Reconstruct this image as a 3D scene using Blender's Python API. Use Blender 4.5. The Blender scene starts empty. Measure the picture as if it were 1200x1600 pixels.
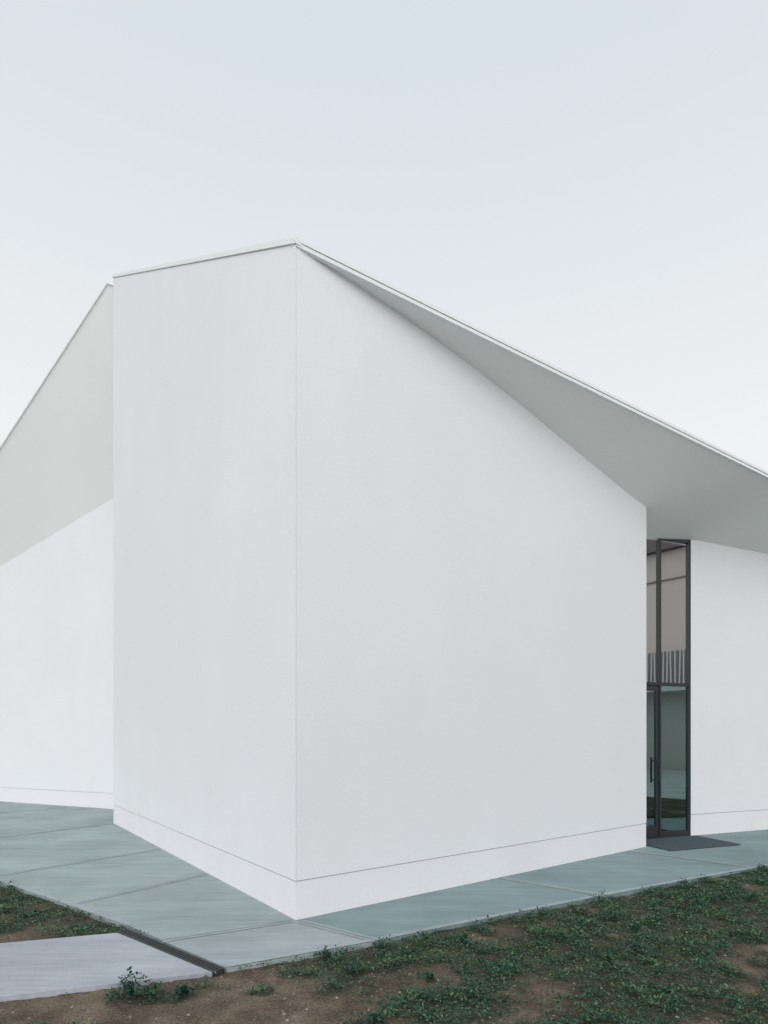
import bpy, bmesh, math, random
import numpy as np
from mathutils import Vector, noise
random.seed(7); rng=np.random.default_rng(7)
D=bpy.data; SC=bpy.context.scene; COL=SC.collection

# ---------------------------------------------------------------- materials
def newmat(name):
    m=D.materials.new(name); m.use_nodes=True
    nt=m.node_tree; b=nt.nodes["Principled BSDF"]
    return m,nt,b
def N(nt,t,**k):
    n=nt.nodes.new(t)
    for a,v in k.items(): setattr(n,a,v)
    return n
def ramp(nt,stops,fac):
    r=N(nt,"ShaderNodeValToRGB"); e=r.color_ramp.elements
    while len(e)<len(stops): e.new(0.5)
    for i,(p,c) in enumerate(stops):
        e[i].position=p; e[i].color=(*c,1)
    nt.links.new(fac,r.inputs[0]); return r
def noisen(nt,scale,detail=4,rough=.55,vec=None,dist=0):
    n=N(nt,"ShaderNodeTexNoise"); n.inputs["Scale"].default_value=scale
    n.inputs["Detail"].default_value=detail; n.inputs["Roughness"].default_value=rough
    n.inputs["Distortion"].default_value=dist
    if vec is None:
        g=N(nt,"ShaderNodeNewGeometry"); vec=g.outputs["Position"]
    nt.links.new(vec,n.inputs["Vector"]); return n
def scaled(nt,sc,rot=(0,0,0)):
    g=N(nt,"ShaderNodeNewGeometry"); mp=N(nt,"ShaderNodeMapping")
    mp.inputs["Scale"].default_value=sc; mp.inputs["Rotation"].default_value=rot
    nt.links.new(g.outputs["Position"],mp.inputs["Vector"]); return mp.outputs[0]
def mixc(nt,fac,a,b,mode='MIX'):
    m=N(nt,"ShaderNodeMix",data_type='RGBA',blend_type=mode)
    for s,v in ((0,fac),(6,a),(7,b)):
        if hasattr(v,"is_linked"): nt.links.new(v,m.inputs[s])
        else: m.inputs[s].default_value = v if s==0 else (*v,1)
    return m.outputs[2]
def bump(nt,b,h,strength=.2,dist=.005):
    n=N(nt,"ShaderNodeBump"); n.inputs["Strength"].default_value=strength
    n.inputs["Distance"].default_value=dist
    nt.links.new(h,n.inputs["Height"]); nt.links.new(n.outputs[0],b.inputs["Normal"])

def plaster(name,c,var=.05):
    m,nt,b=newmat(name)
    n1=noisen(nt,.55,6,.65)
    r=ramp(nt,[(.3,tuple(x*(1-var) for x in c)),(.7,c)],n1.outputs[0])
    n2=noisen(nt,1,3,.5,vec=scaled(nt,(2.2,2.2,.5)))
    r2=ramp(nt,[(.3,(.985,.987,.985)),(.7,(1,1,1))],n2.outputs[0])
    n3=noisen(nt,75,4,.75)
    r3=ramp(nt,[(.32,(.945,.945,.945)),(.55,(1,1,1))],n3.outputs[0])
    o=mixc(nt,1.0,r.outputs[0],r2.outputs[0],'MULTIPLY')
    o=mixc(nt,1.0,o,r3.outputs[0],'MULTIPLY')
    nt.links.new(o,b.inputs["Base Color"]); b.inputs["Roughness"].default_value=.9
    b.inputs["Specular IOR Level"].default_value=.2
    n4=noisen(nt,90,4,.7); bump(nt,b,n4.outputs[0],.4,.004)
    return m
M_wall=plaster("white_stucco",(.85,.85,.87),.04)
M_plinth=plaster("white_plinth_stucco",(.85,.84,.86),.04)
M_soff=plaster("soffit_render",(.88,.90,.89),.015)
M_cap=plaster("coping_white",(.84,.86,.855),.02)
def plain(name,c,rough=.6,metal=0):
    m,nt,b=newmat(name)
    n=noisen(nt,30,3); r=ramp(nt,[(.3,tuple(x*.85 for x in c)),(.7,c)],n.outputs[0])
    nt.links.new(r.outputs[0],b.inputs["Base Color"])
    b.inputs["Roughness"].default_value=rough; b.inputs["Metallic"].default_value=metal
    return m
M_gap=plain("shadow_gap_sealant",(.55,.55,.55),.9)
M_arris_shade=plain("arris_shade_strip",(.78,.79,.79),.8)
M_frame=plain("dark_anodised_aluminium",(.045,.05,.056),.4,.3)
M_steel=plain("handle_steel",(.12,.12,.13),.3,.8)
M_roof=plain("roof_membrane",(.6,.62,.62),.8)

def concrete(name,c,rotz=0):
    m,nt,b=newmat(name)
    n1=noisen(nt,.9,6,.6); r=ramp(nt,[(.3,tuple(x*.80 for x in c)),(.7,tuple(min(1,x*1.1) for x in c))],n1.outputs[0])
    n2=noisen(nt,1,5,.65,vec=scaled(nt,(2.0,55,10),(0,0,rotz)))
    r2=ramp(nt,[(.3,(.8,.82,.82)),(.7,(1.06,1.06,1.06))],n2.outputs[0])
    n3=noisen(nt,140,3,.7); r3=ramp(nt,[(.3,(.82,.82,.82)),(.65,(1.03,1.03,1.03))],n3.outputs[0])
    n5=noisen(nt,1,4,.6,vec=scaled(nt,(.7,6,3),(0,0,rotz)))
    r5=ramp(nt,[(.35,(.88,.9,.9)),(.65,(1.04,1.04,1.04))],n5.outputs[0])
    o=mixc(nt,1.0,r.outputs[0],r2.outputs[0],'MULTIPLY')
    o=mixc(nt,1.0,o,r3.outputs[0],'MULTIPLY'); o=mixc(nt,1.0,o,r5.outputs[0],'MULTIPLY')
    nt.links.new(o,b.inputs["Base Color"]); b.inputs["Roughness"].default_value=.85
    bump(nt,b,n2.outputs[0],.4,.003); return m
M_pl=concrete("broomed_concrete_left",(.40,.465,.455),math.radians(-5))
M_pr=concrete("broomed_concrete_right",(.28,.365,.37),math.radians(-32))
M_pc=concrete("broomed_concrete_corner",(.42,.465,.475),math.radians(15))
M_path=concrete("path_concrete",(.47,.485,.53),math.radians(-16))
M_edge=concrete("troweled_joint_margin",(.42,.47,.475),0)
M_bounce=concrete("bounce_concrete",(.62,.62,.60),0)
M_joint=plain("joint_groove",(.26,.29,.29),.9)
M_grate=plain("iron_grate",(.06,.07,.075),.6,.4)
M_mat=plain("rubber_mat",(.075,.10,.115),.95)

# soil
M_soil,nt,b=newmat("soil")
n1=noisen(nt,3,6,.65); r1=ramp(nt,[(.3,(.085,.065,.05)),(.5,(.175,.135,.10)),(.72,(.28,.22,.17))],n1.outputs[0])
n2=noisen(nt,60,5,.7); r2=ramp(nt,[(.3,(.38,.38,.38)),(.62,(1.18,1.18,1.18))],n2.outputs[0])
o=mixc(nt,1.0,r1.outputs[0],r2.outputs[0],'MULTIPLY')
at=N(nt,"ShaderNodeAttribute"); at.attribute_name="grassy"
n3=noisen(nt,25,4); r3=ramp(nt,[(.35,(.022,.034,.02)),(.65,(.05,.06,.035))],n3.outputs[0])
mm=N(nt,"ShaderNodeMath",operation='MULTIPLY'); nt.links.new(at.outputs["Fac"],mm.inputs[0]); mm.inputs[1].default_value=.62
o=mixc(nt,mm.outputs[0],o,r3.outputs[0])
nt.links.new(o,b.inputs["Base Color"]); b.inputs["Roughness"].default_value=1; b.inputs["Specular IOR Level"].default_value=.1
bump(nt,b,n2.outputs[0],.9,.012)

M_ground,nt,b=newmat("ground_far")
n1=noisen(nt,.25,6,.6); r1=ramp(nt,[(.35,(.16,.12,.09)),(.55,(.06,.085,.045))],n1.outputs[0])
n2=noisen(nt,12,5,.7); r2=ramp(nt,[(.3,(.6,.6,.6)),(.65,(1.15,1.15,1.15))],n2.outputs[0])
nt.links.new(mixc(nt,1.0,r1.outputs[0],r2.outputs[0],'MULTIPLY'),b.inputs["Base Color"]); b.inputs["Roughness"].default_value=1

M_leaf,nt,b=newmat("weed_leaf")
g=N(nt,"ShaderNodeNewGeometry")
r=ramp(nt,[(0,(.016,.042,.03)),(.45,(.036,.095,.055)),(.8,(.065,.15,.082)),(.96,(.105,.19,.09)),(1,(.2,.18,.09))],g.outputs["Random Per Island"])
nn=noisen(nt,2.6,4); rr=ramp(nt,[(.35,(.6,.76,.82)),(.65,(1.35,1.22,1.05))],nn.outputs[0])
nt.links.new(mixc(nt,1.0,r.outputs[0],rr.outputs[0],'MULTIPLY'),b.inputs["Base Color"]); b.inputs["Roughness"].default_value=.65
b.inputs["Specular IOR Level"].default_value=.25
M_stone,nt,b=newmat("pebble")
g=N(nt,"ShaderNodeNewGeometry")
r=ramp(nt,[(0,(.11,.09,.07)),(.7,(.21,.175,.145)),(1,(.40,.36,.32))],g.outputs["Random Per Island"])
nt.links.new(r.outputs[0],b.inputs["Base Color"]); b.inputs["Roughness"].default_value=.9

# glass : coated architectural glazing
def glass(name,tint,base,gc):
    m=D.materials.new(name); m.use_nodes=True; nt=m.node_tree; nt.nodes.clear()
    out=N(nt,"ShaderNodeOutputMaterial"); tr=N(nt,"ShaderNodeBsdfTransparent"); tr.inputs[0].default_value=(*tint,1)
    gl=N(nt,"ShaderNodeBsdfGlossy"); gl.inputs[0].default_value=(*gc,1); gl.inputs["Roughness"].default_value=.01
    fr=N(nt,"ShaderNodeFresnel"); fr.inputs[0].default_value=1.5
    ad=N(nt,"ShaderNodeMath",operation='ADD'); ad.inputs[1].default_value=base
    mx=N(nt,"ShaderNodeMixShader"); nt.links.new(fr.outputs[0],ad.inputs[0]); nt.links.new(ad.outputs[0],mx.inputs[0])
    nt.links.new(tr.outputs[0],mx.inputs[1]); nt.links.new(gl.outputs[0],mx.inputs[2]); nt.links.new(mx.outputs[0],out.inputs[0])
    return m
M_glass=glass("coated_glass",(.95,.97,.96),.58,(.95,.95,.95))
M_glassl=glass("green_tinted_glass",(.7,.95,.90),.32,(.66,.88,.85))

# ---------------------------------------------------------------- mesh helpers
def empty(name):
    e=D.objects.new(name,None); COL.objects.link(e); return e
def obj(name,verts,faces,mat,parent=None,smooth=False):
    me=D.meshes.new(name); me.from_pydata([tuple(v) for v in verts],[],faces); me.materials.append(mat)
    bm=bmesh.new(); bm.from_mesh(me); bmesh.ops.recalc_face_normals(bm,faces=bm.faces); bm.to_mesh(me); bm.free()
    if smooth:
        for p in me.polygons: p.use_smooth=True
    o=D.objects.new(name,me); COL.objects.link(o)
    if parent: o.parent=parent
    return o
def prism(name,poly,z0,z1,mat,parent=None):
    n=len(poly); v=[(x,y,z0) for x,y in poly]+[(x,y,z1) for x,y in poly]
    f=[tuple(range(n-1,-1,-1)),tuple(range(n,2*n))]+[(i,(i+1)%n,n+(i+1)%n,n+i) for i in range(n)]
    o=obj(name,v,f,mat,parent); return o
def offs(path,d):
    out=[]
    for i,p in enumerate(path):
        ns=[]
        for a,b2 in ((i-1,i),(i,i+1)):
            if a>=0 and b2<len(path):
                q=np.array(path[b2])-np.array(path[a]); q=q/np.linalg.norm(q); ns.append(np.array((-q[1],q[0])))
        m=sum(ns); m=m/np.linalg.norm(m); k=1/max(.4,float(m@ns[0]))
        out.append(tuple(np.array(p)+m*d*k))
    return out
def subdiv(path,step):
    out=[path[0]]
    for a,b2 in zip(path[:-1],path[1:]):
        a=np.array(a,float); b2=np.array(b2,float); n=max(1,int(np.linalg.norm(b2-a)/step))
        for k in range(1,n+1): out.append(tuple(a+(b2-a)*k/n))
    return out
def shell(name,path,z0,top,mat,parent,inset=0,th=.2,step=.25,push=0):
    base=offs(path,inset) if inset else list(path)
    base=subdiv(base,step); inn=offs(base,th); orig=base
    v=[];n=len(base)
    for p in base: v.append((*p,z0))
    for p in base: v.append((*p,top(*p) if callable(top) else top))
    for p in inn: v.append((*p,z0))
    for p,q in zip(inn,base): v.append((*p,top(*q) if callable(top) else top))
    f=[]
    for i in range(n-1):
        f+= [(i,i+1,n+i+1,n+i),(2*n+i+1,2*n+i,3*n+i,3*n+i+1),(n+i,n+i+1,3*n+i+1,3*n+i),(i+1,i,2*n+i,2*n+i+1)]
    f+=[(0,n,3*n,2*n),(n-1,2*n-1,4*n-1,3*n-1)]
    return obj(name,v,f,mat,parent)
def beam(name,a,b2,w,h,mat,parent,up=(0,0,1)):
    a=Vector(a);b2=Vector(b2);d=(b2-a).normalized();s=d.cross(Vector(up)).normalized();u=s.cross(d)
    v=[]
    for p in (a,b2):
        for i,j in ((-1,-1),(1,-1),(1,1),(-1,1)): v.append(p+s*w/2*i+u*h/2*j)
    return obj(name,v,[(3,2,1,0),(4,5,6,7),(0,1,5,4),(1,2,6,5),(2,3,7,6),(3,0,4,7)],mat,parent)

# ---------------------------------------------------------------- geometry of the place (metres)
A=np.array((-.761,5.081)); B=np.array((-4.905,10.68)); C=np.array((3.748,8.42))
J=np.array((-5.0,12.33)); e=np.array((.8904,.4551)); nq=np.array((-.4551,.8904))
bld=empty("white_stucco_building")
_p=np.linspace(-2,18,801)
_m=np.interp(_p,[0,1.25,2.3,3.65,5.1,6.1,7.05,8.67,13],[-.05,.02,.205,.40,.50,.475,.38,.345,.33])
_k=np.exp(-np.linspace(-2,2,41)**2*1.5); _k/=_k.sum(); _m=np.convolve(np.pad(_m,20,'edge'),_k,'valid')
def edgez(p): return 5.82-.0931*p
def soff(x,y):
    r=np.array((x,y))-A; p=float(r@e); q=float(r@nq)
    return edgez(p)-q*float(np.interp(p,_p,_m))
def abz(x,y):
    t=np.linalg.norm(np.array((x,y))-A)/np.linalg.norm(B-A); return 5.83+(9.88-5.83)*t
main=[tuple(J+np.array((.0,.1))),tuple(B),tuple(A),tuple(C),(3.25,9.09)]
def maintop(x,y):
    r=np.array((x,y))-A; 
    if r@np.array((-.5949,.8038))>.01 and (r@np.array((.8037,.5951))<.3): 
        return min(9.88,abz(x,y)) 
    return soff(x,y)+.015
GAP0,GAP1=.329,.339
left=[(-13.5,16.03),(-4.8,12.243)]
def lefttop(x,y):
    t=(x-(-5.0))/(-4.23); return 6.95+(5.65-6.95)*t+.02
right=[(4.862,9.337),(5.7,9.662),(6.49,9.957),(7.4,10.33),(8.5,10.85),(11,12.1),(14.0,13.62)]
for nm,path,tp in (("wing_wall",main,maintop),("left_wall",left,lefttop),("right_wall",right,lambda x,y:soff(x,y)+.015)):
    shell(nm,path,GAP1,tp,M_wall,bld)
    shell(nm+"_shadow_gap",path,GAP0-.01,GAP1+.01,M_gap,bld,inset=.014,th=.12)
    shell(nm+"_plinth",path,-.08,GAP0,M_plinth,bld,inset=.003)
# thin grey strip painting the shade edge at the arris
wn=np.array((.5951,-.8037)); un=np.array((.8037,.5951))
def sheet(p0,p1,z0,z1): return [(*p0,z0),(*p1,z0),(*p1,z1),(*p0,z1)]
k0=A+wn*.0015+un*.002; k1=A+wn*.0015+un*.006
obj("arris_shade_strip",sheet(k0,k1,GAP1,5.80),[(0,1,2,3)],M_arris_shade,bld)

# soffit on the right
P=np.linspace(0,14.8,150); R=10; V=[];F=[]
for p in P:
    qm=min(.12+.28*p,2.1)
    for j in range(R+1):
        q=qm*j/R; xy=A+e*p+nq*q; V.append((*xy,soff(*xy)))
nn0=len(V)
for i in range(len(P)):
    for j in range(R+1):
        x,y,z=V[i*(R+1)+j]; V.append((x,y,z+.045))
def gi(i,j,o=0): return o+i*(R+1)+j
for i in range(len(P)-1):
    for j in range(R):
        F.append((gi(i,j),gi(i+1,j),gi(i+1,j+1),gi(i,j+1)))
        F.append((gi(i,j,nn0),gi(i,j+1,nn0),gi(i+1,j+1,nn0),gi(i+1,j,nn0)))
obj("right_soffit",V,F,M_soff,bld,smooth=True)
# fascia : two stepped bands
def P3(p,q,z): xy=A+e*p+nq*q; return Vector((*xy,z))
def band(name,p0,p1,q0,q1,za,zb,mat):
    v=[]
    for p in (p0,p1):
        for q,z in ((q0,za),(q1,za),(q1,zb),(q0,zb)): v.append(P3(p,q,edgez(p)+z))
    obj(name,v,[(0,1,2,3),(7,6,5,4),(0,4,5,1),(1,5,6,2),(2,6,7,3),(3,7,4,0)],mat,bld)
band("fascia_lower",0,14.8,-.010,.03,-.012,.022,M_cap)
band("fascia_gap",0,14.8,-.004,.03,.022,.027,M_gap)
band("fascia_coping",-.015,14.8,-.018,.10,.027,.060,M_cap)
# coping on the rising verge A-B
vdir=np.array((-.5949,.8038)); vn=np.array((-.8038,-.5949))
def verge(name,o0,o1,za,zb,mat,s0=0,s1=6.966):
    v=[]
    for s in (s0,s1):
        z=5.83+(9.88-5.83)*s/6.966
        for o_,zz in ((o0,za),(o1,za),(o1,zb),(o0,zb)):
            xy=A+vdir*s+vn*o_; v.append((*xy,z+zz))
    obj(name,v,[(0,1,2,3),(7,6,5,4),(0,4,5,1),(1,5,6,2),(2,6,7,3),(3,7,4,0)],mat,bld)
verge("verge_shadow_line",.004,-.1,-.006,.002,M_gap)  # grey strip paints the shadow line under the coping
verge("verge_coping",.014,-.25,.002,.055,M_cap,-.02,6.98)

# main roof membrane (saddle)
V=[];F=[];n=24
F0=np.array((13,20,6.0)); E0=np.array((*(A+e*14.8),edgez(14.8)+.03)); A0=np.array((*A,5.85)); B0=np.array((*B,9.90))
for i in range(n+1):
    t=i/n; o1=A0+(E0-A0)*t+np.array((*(nq*.08),0)); i1=B0+(F0-B0)*t
    for j in range(n+1): V.append(tuple(o1+(i1-o1)*j/n))
for i in range(n):
    for j in range(n): F.append((i*(n+1)+j,i*(n+1)+j+1,(i+1)*(n+1)+j+1,(i+1)*(n+1)+j))
obj("roof",V,F,M_roof,bld,smooth=True)
# rear walls close the volume
shell("rear_wall",[(14.0,13.7),(14.5,21),(-10,24),(-13.4,16.2)],-.08,4.5,M_wall,bld,step=3)
obj("rear_roof",[(14,13.7,4.45),(14.5,21,4.45),(-10,24,4.45),(-13.4,16.2,4.45),(-5,12.6,4.45),(4,12,4.45)],[(0,1,2,3,4,5)],M_roof,bld)

# left soffit + fascia
G=np.array((-5.105,10.9,9.935)); H=np.array((-8.34,12.8,7.785))
J3=np.array((-5.0,12.33,6.95)); K3=np.array((-9.23,14.17,5.65))
V=[];F=[];ts=[None]+list(np.linspace(0,1.9,28))
for t in ts:
    if t is None: o1=np.array((-4.75,10.98,9.86)); i1=np.array((-4.7,12.2,7.04))
    else: o1=G+(H-G)*t; i1=J3+(K3-J3)*t
    for j in range(9): V.append(tuple(o1+(i1-o1)*(j/8*1.04)))
for i in range(len(ts)-1):
    for j in range(8): F.append((i*9+j,i*9+j+1,(i+1)*9+j+1,(i+1)*9+j))
nb=len(V); V+= [(x+.0,y+.03,z+.05) for x,y,z in V]; F+=[tuple(nb+k for k in f) for f in F]
obj("left_soffit",V,F,M_soff,bld,smooth=True)
He=G+(H-G)*1.9
beam("left_fascia",G+(0,-.005,.01),He+(0,-.005,.01),.04,.035,M_cap,bld)
beam("left_fascia_return",(-4.75,10.97,9.87),G+(0,-.005,.01),.04,.035,M_cap,bld)

# glazing --------------------------------------------------
d2=np.array((.9396,.3423)); o2=np.array((-.3423,.9396)); G0=np.array((4.857,9.335))
def gp(a,b,z): xy=G0+d2*a+o2*b; return (*xy,z)
def gbox(name,a0,a1,b0,b1,z0,z1,mat,parent=bld):
    v=[gp(a,b,z) for z in (z0,z1) for a,b in ((a0,b0),(a1,b0),(a1,b1),(a0,b1))]
    return obj(name,v,[(3,2,1,0),(4,5,6,7),(0,1,5,4),(1,2,6,5),(2,3,7,6),(3,0,4,7)],mat,parent)
ML=-.62
gbox("jamb_right",-.04,-.001,.0,.08,.0,4.72,M_frame)
gbox("mullion",ML-.018,ML+.018,-.005,.08,.0,4.72,M_frame)
gbox("jamb_left",-1.44,-1.38,.0,.08,.0,4.72,M_frame)
gbox("header",-1.38,-.04,.005,.075,4.63,4.73,M_frame)
gbox("transom",-1.38,ML-.018,.004,.078,2.36,2.41,M_frame)
gbox("transom_side",ML+.018,-.04,.004,.078,2.36,2.41,M_frame)
gbox("sill_side",ML+.018,-.04,.004,.078,.0,.09,M_frame)
gbox("threshold",-1.38,ML-.018,.0,.078,.0,.02,M_frame)
gbox("sidelight_glass",ML+.018,-.04,.03,.038,.09,2.36,M_glassl)
gbox("upper_glass_side",ML+.018,-.04,.03,.038,2.41,4.63,M_glass)
gbox("upper_glass_door",-1.38,ML-.018,.03,.038,2.41,4.63,M_glass)
dl0,dl1=-1.375,ML-.023
gbox("door_stile_right",dl1-.05,dl1,.01,.06,.025,2.35,M_frame)
gbox("door_stile_left",dl0,dl0+.05,.01,.06,.025,2.35,M_frame)
gbox("door_top_rail",dl0+.05,dl1-.05,.01,.06,2.28,2.35,M_frame)
gbox("door_bottom_rail",dl0+.05,dl1-.05,.01,.06,.025,.20,M_frame)
gbox("door_glass",dl0+.05,dl1-.05,.03,.038,.20,2.28,M_glassl)
gbox("door_pull",dl1-.05,dl1-.03,-.07,-.05,.85,1.25,M_steel)
gbox("door_pull_bracket_top",dl1-.048,dl1-.032,-.05,.01,1.19,1.21,M_steel)
gbox("door_pull_bracket_low",dl1-.048,dl1-.032,-.05,.01,.89,.91,M_steel)
# lobby behind the glass
M_lob=plain("lobby_paint",(.66,.56,.48),.8); M_lobt=plain("lobby_lower_paint",(.50,.70,.66),.8)
M_floor=plain("lobby_floor",(.45,.50,.48),.5)
gbox("lobby_floor",-1.2,2.2,.13,4,-.05,.012,M_floor)
gbox("lobby_back_upper",-1.2,2.2,2.0,2.1,2.3,4.6,M_lob); gbox("lobby_back_lower",-1.2,2.2,2.0,2.1,.0,2.3,M_lobt)
gbox("lobby_bench",-.9,1.9,1.5,1.95,.42,.50,M_lob); gbox("lobby_bench_leg_a",-.7,-.6,1.55,1.9,.012,.42,M_frame); gbox("lobby_bench_leg_b",1.6,1.7,1.55,1.9,.012,.42,M_frame)
gbox("lobby_side",2.2,2.3,.25,4.1,0,4.6,M_lob); gbox("lobby_side_left",-1.5,-1.4,.35,4.1,0,4.6,M_lob)
gbox("lobby_ceiling",-1.5,2.3,.25,4.1,4.6,4.65,M_lob)

# door mat
mt=empty("door_mat")
gbox("mat_body",-1.3,.02,-.86,-.08,.008,.018,M_mat,mt)
for i in range(12): gbox("mat_rib_%d"%i,-1.28,.0,-.83+i*.063,-.80+i*.063,.018,.023,M_mat,mt)

# ---------------------------------------------------------------- paving
pv=empty("concrete_pavement")
S0=(-1.72,4.58)
polyL=[tuple(A),S0,(-2.14,4.928),(-4.174,6.407),(-12,12.1),(-17,15.7),(-17,19),(-4,19)]
polyR=[tuple(A),(-4,19),(16,19),(16,14),(12,11.45),(4.683,7.188),(2.768,6.175),(1.155,5.27),(-.05,4.576)]
polyC=[tuple(A),(-.05,4.576),(-1.077,4.048),S0]
prism("slab_left",polyL,-.12,0,M_pl,pv); prism("slab_right",polyR,-.12,0,M_pr,pv); prism("slab_corner",polyC,-.12,-.0005,M_pc,pv)
def strip(name,a,b2,w,z,mat,parent=pv,sh=0):
    a=np.array(a,float);b2=np.array(b2,float);d=(b2-a)/np.linalg.norm(b2-a);nn=np.array((-d[1],d[0]))
    a=a+nn*sh;b2=b2+nn*sh
    obj(name,[(*(a-nn*w/2),z),(*(b2-nn*w/2),z),(*(b2+nn*w/2),z),(*(a+nn*w/2),z)],[(0,1,2,3)],mat,parent)
jn=[((-.80,5.06),S0),((-.72,5.053),(-.05,4.576)),((-4.36,6.70),(-3.13,8.25)),((-2.9,5.6),(-2.05,6.75)),((-6.6,8.35),(-4.9,10.6)),
    ((1.297,6.60),(2.16,5.90)),((3.4,8.13),(4.45,7.10)),((5.6,9.5),(7.0,8.6)),((-9.5,10.4),(-7.0,13.0))]
for i,(a_,b_) in enumerate(jn):
    strip("joint_margin_%d"%i,a_,b_,.09,.003+.0001*i,M_edge); strip("joint_%d"%i,a_,b_,.007,.006+.0001*i,M_joint)
edges=[((-1.077,4.048),(-.05,4.576)),((-.05,4.576),(1.155,5.27)),((1.155,5.27),(2.768,6.175)),((2.768,6.175),(4.683,7.188)),((4.683,7.188),(12,11.45))]
for i,(a_,b_) in enumerate(edges): strip("edge_margin_%d"%i,a_,b_,.06,.0045+.0002*i,M_edge,sh=.03)
for i,(a_,b_) in enumerate([(S0,(-2.14,4.928)),((-2.14,4.928),(-4.174,6.407)),((-4.174,6.407),(-12,12.1))]): strip("edge_margin_l%d"%i,a_,b_,.06,.0045+.0002*i,M_edge,sh=-.03)

# branch path
pth=empty("concrete_path")
pathpoly=[(-1.135,3.985),(-2.16,4.77),(-2.945,4.53),(-9,2.75),(-9,1.45),(-2.347,3.603)]
prism("path_slab",pathpoly,-.12,-.002,M_path,pth)
strip("path_joint",(-4.6,4.03),(-4.3,3.0),.01,.003,M_joint,pth)
# drain
dr=empty("trench_drain_grate")
da=np.array((-1.095,4.035)); db=np.array((-2.13,4.86)); dd=(db-da)/np.linalg.norm(db-da); dn=np.array((-dd[1],dd[0]))
L=np.linalg.norm(db-da)
def dpoly(s0,s1,w0,w1): return [tuple(da+dd*s+dn*w) for s,w in ((s0,w0),(s1,w0),(s1,w1),(s0,w1))]
prism("channel",dpoly(0,L,0,.085),-.1,-.012,M_grate,dr)
prism("rail_a",dpoly(0,L,0,.010),-.05,.004,M_grate,dr); prism("rail_b",dpoly(0,L,.075,.085),-.05,.004,M_grate,dr)
for i in range(int(L/.03)): prism("bar_%d"%i,dpoly(.008+i*.03,.022+i*.03,.010,.075),-.03,.003,M_grate,dr)

# added unseen pale ground: bounces light onto the soffits, reflects in the door
fc=empty("bounce_ground")
prism("bounce_slab",[(-45,-45),(23,-45),(23,9),(10.5,9),(10.5,.2),(-45,.2)],-.2,-.03,M_bounce,fc)

# ---------------------------------------------------------------- ground
def pip(x,y,poly):
    c=False;j=len(poly)-1
    for i in range(len(poly)):
        xi,yi=poly[i];xj,yj=poly[j]
        if (yi>y)!=(yj>y) and x<(xj-xi)*(y-yi)/(yj-yi)+xi: c=not c
        j=i
    return c
polys=[polyL,polyR,polyC,pathpoly,dpoly(-.02,L+.02,-.02,.1)]
def paved(x,y): return any(pip(x,y,q) for q in polys)
def ss(a_,b_,x):
    t=min(1,max(0,(x-a_)/(b_-a_))); return t*t*(3-2*t)
def nz(x,y,s,o=0): return noise.noise(Vector((x*s,y*s,o)))
def grass(x,y):
    wob=.22*nz(x,y,2.2,3)+.12*nz(x,y,6,9)
    s1=(x+.50)*.598+(y-3.83)*.801
    if x<-1.15 and y>4.4 and not (x>-1.9 and y<4.4):
        d=ss(4.50,4.85,y+wob*.8+.18*(x+2.1))
        return d*(.45+.55*ss(-.3,.05,nz(x,y,2.6,21)))
    if x<-1.15 and y>4.0: return 0
    base=ss(-.06,.12,s1+wob*.7)
    pa=ss(-.50,-.10,nz(x,y,1.7,5)+.45*nz(x,y,5,8)+.40*nz(x,y,13,2))
    pe=ss(.02,.30,-( (x+.05)*-.499+(y-4.576)*.866 )+.10+.3*wob) if x<1.6 else 1
    base*= (.14+.86*pa)*(.40+.60*pe)
    for cx,cy,rx,ry,a_ in ((-1.42,3.67,.30,.10,1),(-.80,3.73,.12,.05,.9),(-1.12,3.80,.2,.05,.6),(-.1,3.30,.15,.06,.9),(-1.9,3.2,.3,.12,.5)):
        q=((x-cx)/rx)**2+((y-cy)/ry)**2
        base=max(base,a_*ss(1.3,.4,q+wob*2))
    return base
def ingrass(x,y): return 0 if paved(x,y) else grass(x,y)

me=D.meshes.new("ground"); S=500
gv=[(-S,-S,-.10),(S,-S,-.10),(S,S,-.10),(-S,S,-.10)]
def soilz(x,y): return min(-.006,-.034+.016*nz(x,y,1.1)+.008*nz(x,y,7,2)+.007*nz(x,y,22,4))
xs=np.arange(-6.5,10.45,.03); ys=np.arange(.25,9.8,.03)
V=[];msk=[]
for y in ys:
    for x in xs:
        V.append((x,y,soilz(x,y))); msk.append(grass(x,y))
nx,ny=len(xs),len(ys)
F=[(j*nx+i,j*nx+i+1,(j+1)*nx+i+1,(j+1)*nx+i) for j in range(ny-1) for i in range(nx-1)]
me.from_pydata(V,[],F); me.materials.append(M_soil)
at=me.attributes.new("grassy",'FLOAT','POINT'); at.data.foreach_set("value",np.array(msk,dtype=np.float32))
for p in me.polygons: p.use_smooth=True
so=D.objects.new("soil",me); COL.objects.link(so)
obj("ground",gv,[(0,1,2,3)],M_ground)

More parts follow.
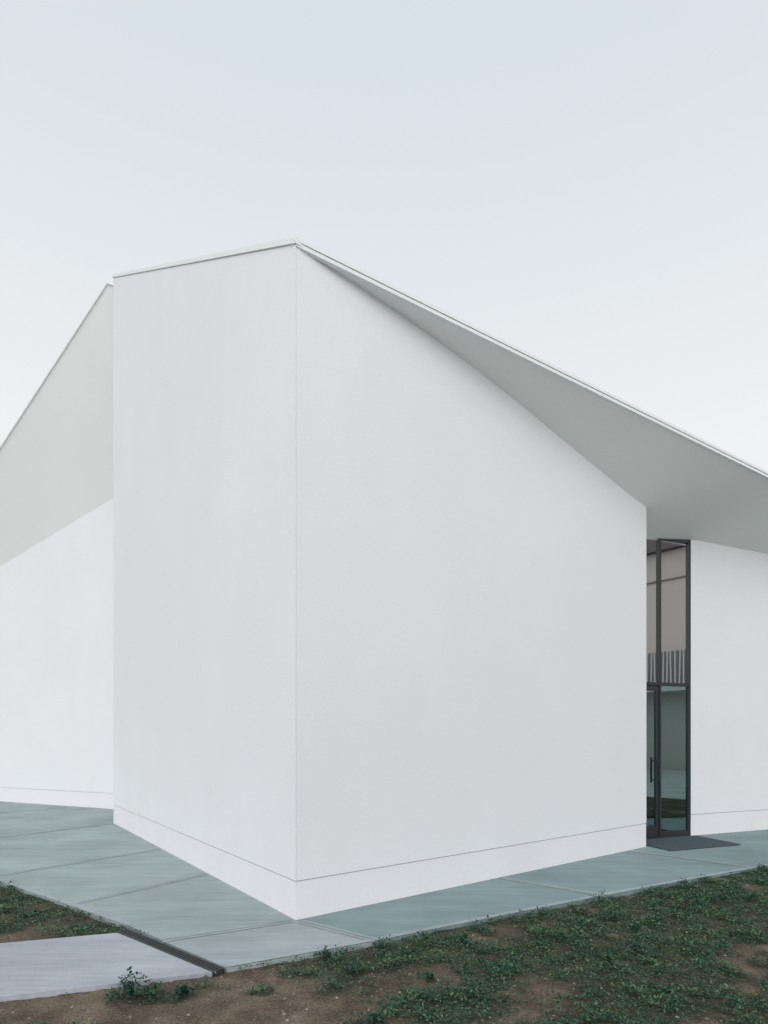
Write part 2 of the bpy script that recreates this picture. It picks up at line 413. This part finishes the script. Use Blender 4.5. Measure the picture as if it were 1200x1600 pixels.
# weeds : one mesh of small leaves
def leafmesh(name,tufts,mat):
    vv=[];ff=[];k=0
    for (x,y,z,r,h,c,ll) in tufts:
        ang=rng.uniform(0,2*math.pi,c); rad=r*np.sqrt(rng.uniform(0,1,c)); zz=z+h*rng.uniform(.05,1,c)*(1-.5*(rad/r)**2)
        L_=ll*rng.uniform(.6,1.4,c); az=ang+rng.normal(0,.9,c); tilt=rng.uniform(-.3,1.1,c); wd=L_*rng.uniform(.18,.40,c)
        cx=x+rad*np.cos(ang); cy=y+rad*np.sin(ang)
        dx=np.cos(az)*np.cos(tilt)*L_; dy=np.sin(az)*np.cos(tilt)*L_; dz=np.sin(tilt)*L_
        sx=-np.sin(az)*wd; sy=np.cos(az)*wd
        q=np.stack([np.stack([cx,cy,zz],1),np.stack([cx+dx*.55+sx,cy+dy*.55+sy,zz+dz*.6],1),np.stack([cx+dx,cy+dy,zz+dz*.85],1),np.stack([cx+dx*.55-sx,cy+dy*.55-sy,zz+dz*.6],1)],1)
        vv.append(q.reshape(-1,3)); k+=c
    vv=np.concatenate(vv); ff=np.arange(4*k).reshape(-1,4)
    me=D.meshes.new(name); me.from_pydata(vv.tolist(),[],ff.tolist()); me.materials.append(mat)
    o=D.objects.new(name,me); COL.objects.link(o); return o
T=[]
cand=rng.uniform((-5,2.4),(8.5,9.4),(95000,2))
for x,y in cand:
    if abs(x)>.78*y+.6: continue
    g_=ingrass(x,y)
    if g_>.02 and random.random()<g_*.88:
        cl=.5+1.7*ss(-.25,.45,nz(x,y,4.5,33)+.3*nz(x,y,11,3))
        s=random.uniform(.7,1.2)
        T.append((x,y,-.03,.033*s,(.016+.034*random.random()**2)*s*cl,int(6+4*random.random()),.0175*s*(.7+.4*cl)))
    elif g_<=.02 and random.random()<.012 and not paved(x,y):
        T.append((x,y,-.03,.02,.015,5,.012))
# stragglers creeping over the paving edge
for (a_,b_) in edges:
    a_=np.array(a_);b_=np.array(b_);ln=np.linalg.norm(b_-a_)
    if ln>4: b_=a_+(b_-a_)*.4; ln=np.linalg.norm(b_-a_)
    d_=(b_-a_)/ln
    for s_ in np.arange(0,ln,.012):
        q=a_+d_*s_; 
        if nz(q[0],q[1],3,77)+.3*nz(q[0],q[1],14,7)>.02 and random.random()<.6:
            w_=random.uniform(-.06,.012); q=q+np.array((-d_[1],d_[0]))*w_
            T.append((q[0],q[1],-.018,.024,.018+.02*random.random()**2,7,.014))
leafmesh("grass",T,M_leaf)
def weed(x,y,h,n,sp):
    ts=[]
    for i in range(n):
        a_=random.uniform(0,6.28); r_=sp*random.random(); hh=h*random.uniform(.4,1)
        for k in range(8):
            f_=k/7; ts.append((x+math.cos(a_)*r_*f_,y+math.sin(a_)*r_*f_,-.02+hh*f_,.02*(1-f_*.5),.015,4,.024))
    return ts
for (x,y,h,n,sp) in ((-1.60,3.70,.15,8,.08),(-1.45,3.66,.08,9,.14),(-1.25,3.68,.05,8,.12),(-.42,4.26,.08,4,.05),(.62,4.62,.06,5,.06),(-.03,3.30,.06,9,.1),(.3,3.9,.06,5,.08),(2.1,4.9,.06,6,.08),(3.6,5.8,.07,6,.1),(1.6,4.2,.06,6,.1)):
    leafmesh("weed_plant",weed(x,y,h,n,sp),M_leaf)

# pebbles
vv=[];ff=[]
for x,y in rng.uniform((-4.5,2.4),(7,8),(12000,2)):
    if paved(x,y): continue
    r_=.0025+.013*random.random()**5; k=len(vv); rot=random.uniform(0,6); z=soilz(x,y)
    for i in range(6):
        a_=rot+i*math.pi/3; rr_=r_*random.uniform(.7,1.25); vv.append((x+rr_*math.cos(a_),y+rr_*math.sin(a_),z+r_*.15))
    vv.append((x+r_*.1,y,z+r_*.85)); 
    for i in range(6): ff.append((k+i,k+(i+1)%6,k+6))
me=D.meshes.new("gravel"); me.from_pydata(vv,[],ff); me.materials.append(M_stone)
COL.objects.link(D.objects.new("gravel",me))

# neighbouring brick house, off to the right; it is what the door glass reflects
bh=empty("brick_house")
M_brick,nt,b=newmat("brick")
bt=N(nt,"ShaderNodeTexBrick"); bt.inputs["Color1"].default_value=(.50,.40,.36,1); bt.inputs["Color2"].default_value=(.56,.45,.41,1); bt.inputs["Mortar"].default_value=(.60,.55,.52,1)
bt.inputs["Scale"].default_value=1; bt.inputs["Brick Width"].default_value=.22; bt.inputs["Row Height"].default_value=.075; bt.inputs["Mortar Size"].default_value=.008
nt.links.new(scaled(nt,(1,1,1),(math.pi/2,0,math.pi/2)),bt.inputs["Vector"]); nt.links.new(bt.outputs[0],b.inputs["Base Color"]); b.inputs["Roughness"].default_value=.9
hx0,hx1,hy0,hy1,hz=24,33,-10,6,10.5
prism("walls",[(hx0,hy0),(hx1,hy0),(hx1,hy1),(hx0,hy1)],-.1,hz,M_brick,bh)
M_tile=plain("roof_tiles",(.09,.07,.065),.8); xm=(hx0+hx1)/2
M_rec=plain("recess_render",(.20,.205,.21),.8)
M_slat=plain("guard_slat_paint",(.60,.60,.59),.7)
M_course=plain("string_course_stone",(.24,.20,.18),.8)
obj("gable_roof",[(hx0-.4,hy0-.4,hz),(hx1+.4,hy0-.4,hz),(hx1+.4,hy1+.4,hz),(hx0-.4,hy1+.4,hz),(xm,hy0-.4,hz+3),(xm,hy1+.4,hz+3)],[(0,4,5,3),(1,2,5,4),(0,1,4),(2,3,5),(3,2,1,0)],M_tile,bh)
beam("string_course",(hx0-.03,hy0,9.1),(hx0-.03,hy1,9.1),.07,.07,M_course,bh)
# balcony with a slatted guard along the first floor
beam("balcony_floor",(hx0-.6,hy0,3.75),(hx0-.6,hy1,3.75),1.2,.22,M_cap,bh)
beam("balcony_recess",(hx0-.03,hy0+.3,4.75),(hx0-.03,hy1-.3,4.75),.06,1.75,M_rec,bh)
for i in range(84):
    y=hy0+.15+i*.188; beam("guard_slat_%d"%i,(hx0-1.12,y,3.86),(hx0-1.12,y+.04*math.sin(i*1.7),5.55),.055,.05,M_slat,bh,up=(1,0,0))
for i,y in enumerate((-8.3,2.6)):
    for j,z in enumerate((.9,6.6)):
        beam("window_%d_%d"%(i,j),(hx0-.01,y,z),(hx0-.01,y,z+1.7),1.1,.06,M_frame,bh,up=(1,0,0))

# ---------------------------------------------------------------- sky + sun
w=D.worlds.new("World"); SC.world=w; w.use_nodes=True; nt=w.node_tree
bg=nt.nodes["Background"]
sun_el=math.radians(13); sx,sy=-.20,-1.0
sk=N(nt,"ShaderNodeTexSky"); sk.sky_type='NISHITA'; sk.sun_disc=False; sk.sun_elevation=sun_el; sk.sun_rotation=math.atan2(sx,sy)
tc=N(nt,"ShaderNodeTexCoord"); sp=N(nt,"ShaderNodeSeparateXYZ"); nt.links.new(tc.outputs["Generated"],sp.inputs[0])
r=ramp(nt,[(0,(.90,.905,.912)),(.40,(.895,.905,.913)),(.55,(.82,.85,.873)),(.70,(.735,.79,.838)),(1,(.66,.74,.82))],sp.outputs["Z"])
# evening haze is brighter toward the sun (behind the camera)
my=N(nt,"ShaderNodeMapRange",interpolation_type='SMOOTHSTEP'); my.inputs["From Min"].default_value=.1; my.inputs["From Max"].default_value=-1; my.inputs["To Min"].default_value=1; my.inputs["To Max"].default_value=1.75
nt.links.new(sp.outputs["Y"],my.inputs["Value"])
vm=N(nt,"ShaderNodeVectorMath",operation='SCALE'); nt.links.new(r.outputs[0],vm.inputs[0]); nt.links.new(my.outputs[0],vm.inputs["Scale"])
vs=N(nt,"ShaderNodeVectorMath",operation='SCALE'); nt.links.new(sk.outputs[0],vs.inputs[0]); vs.inputs["Scale"].default_value=.1
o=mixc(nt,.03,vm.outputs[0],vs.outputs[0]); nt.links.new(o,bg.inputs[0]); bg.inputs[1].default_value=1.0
sl=D.lights.new("sun","SUN"); sl.energy=.85; sl.angle=math.radians(80); sl.color=(1,.97,.96)
so=D.objects.new("sun",sl); COL.objects.link(so)
dv=Vector((sx*math.cos(sun_el),sy*math.cos(sun_el),math.sin(sun_el)*1.01)).normalized()
so.rotation_euler=(-dv).to_track_quat('-Z','Y').to_euler(); so.location=(0,0,30)

# ---------------------------------------------------------------- camera
cd=D.cameras.new("camera"); cam=D.objects.new("camera",cd); COL.objects.link(cam)
cam.location=(0,0,1.6); cam.rotation_euler=(math.radians(90),0,0)
cd.sensor_fit='VERTICAL'; cd.sensor_height=32; cd.lens=921/1600*32; cd.shift_y=348/1600
cd.clip_start=.05; cd.clip_end=2000
SC.camera=cam
SC.view_settings.view_transform='Standard'; SC.view_settings.look='None'; SC.view_settings.exposure=0
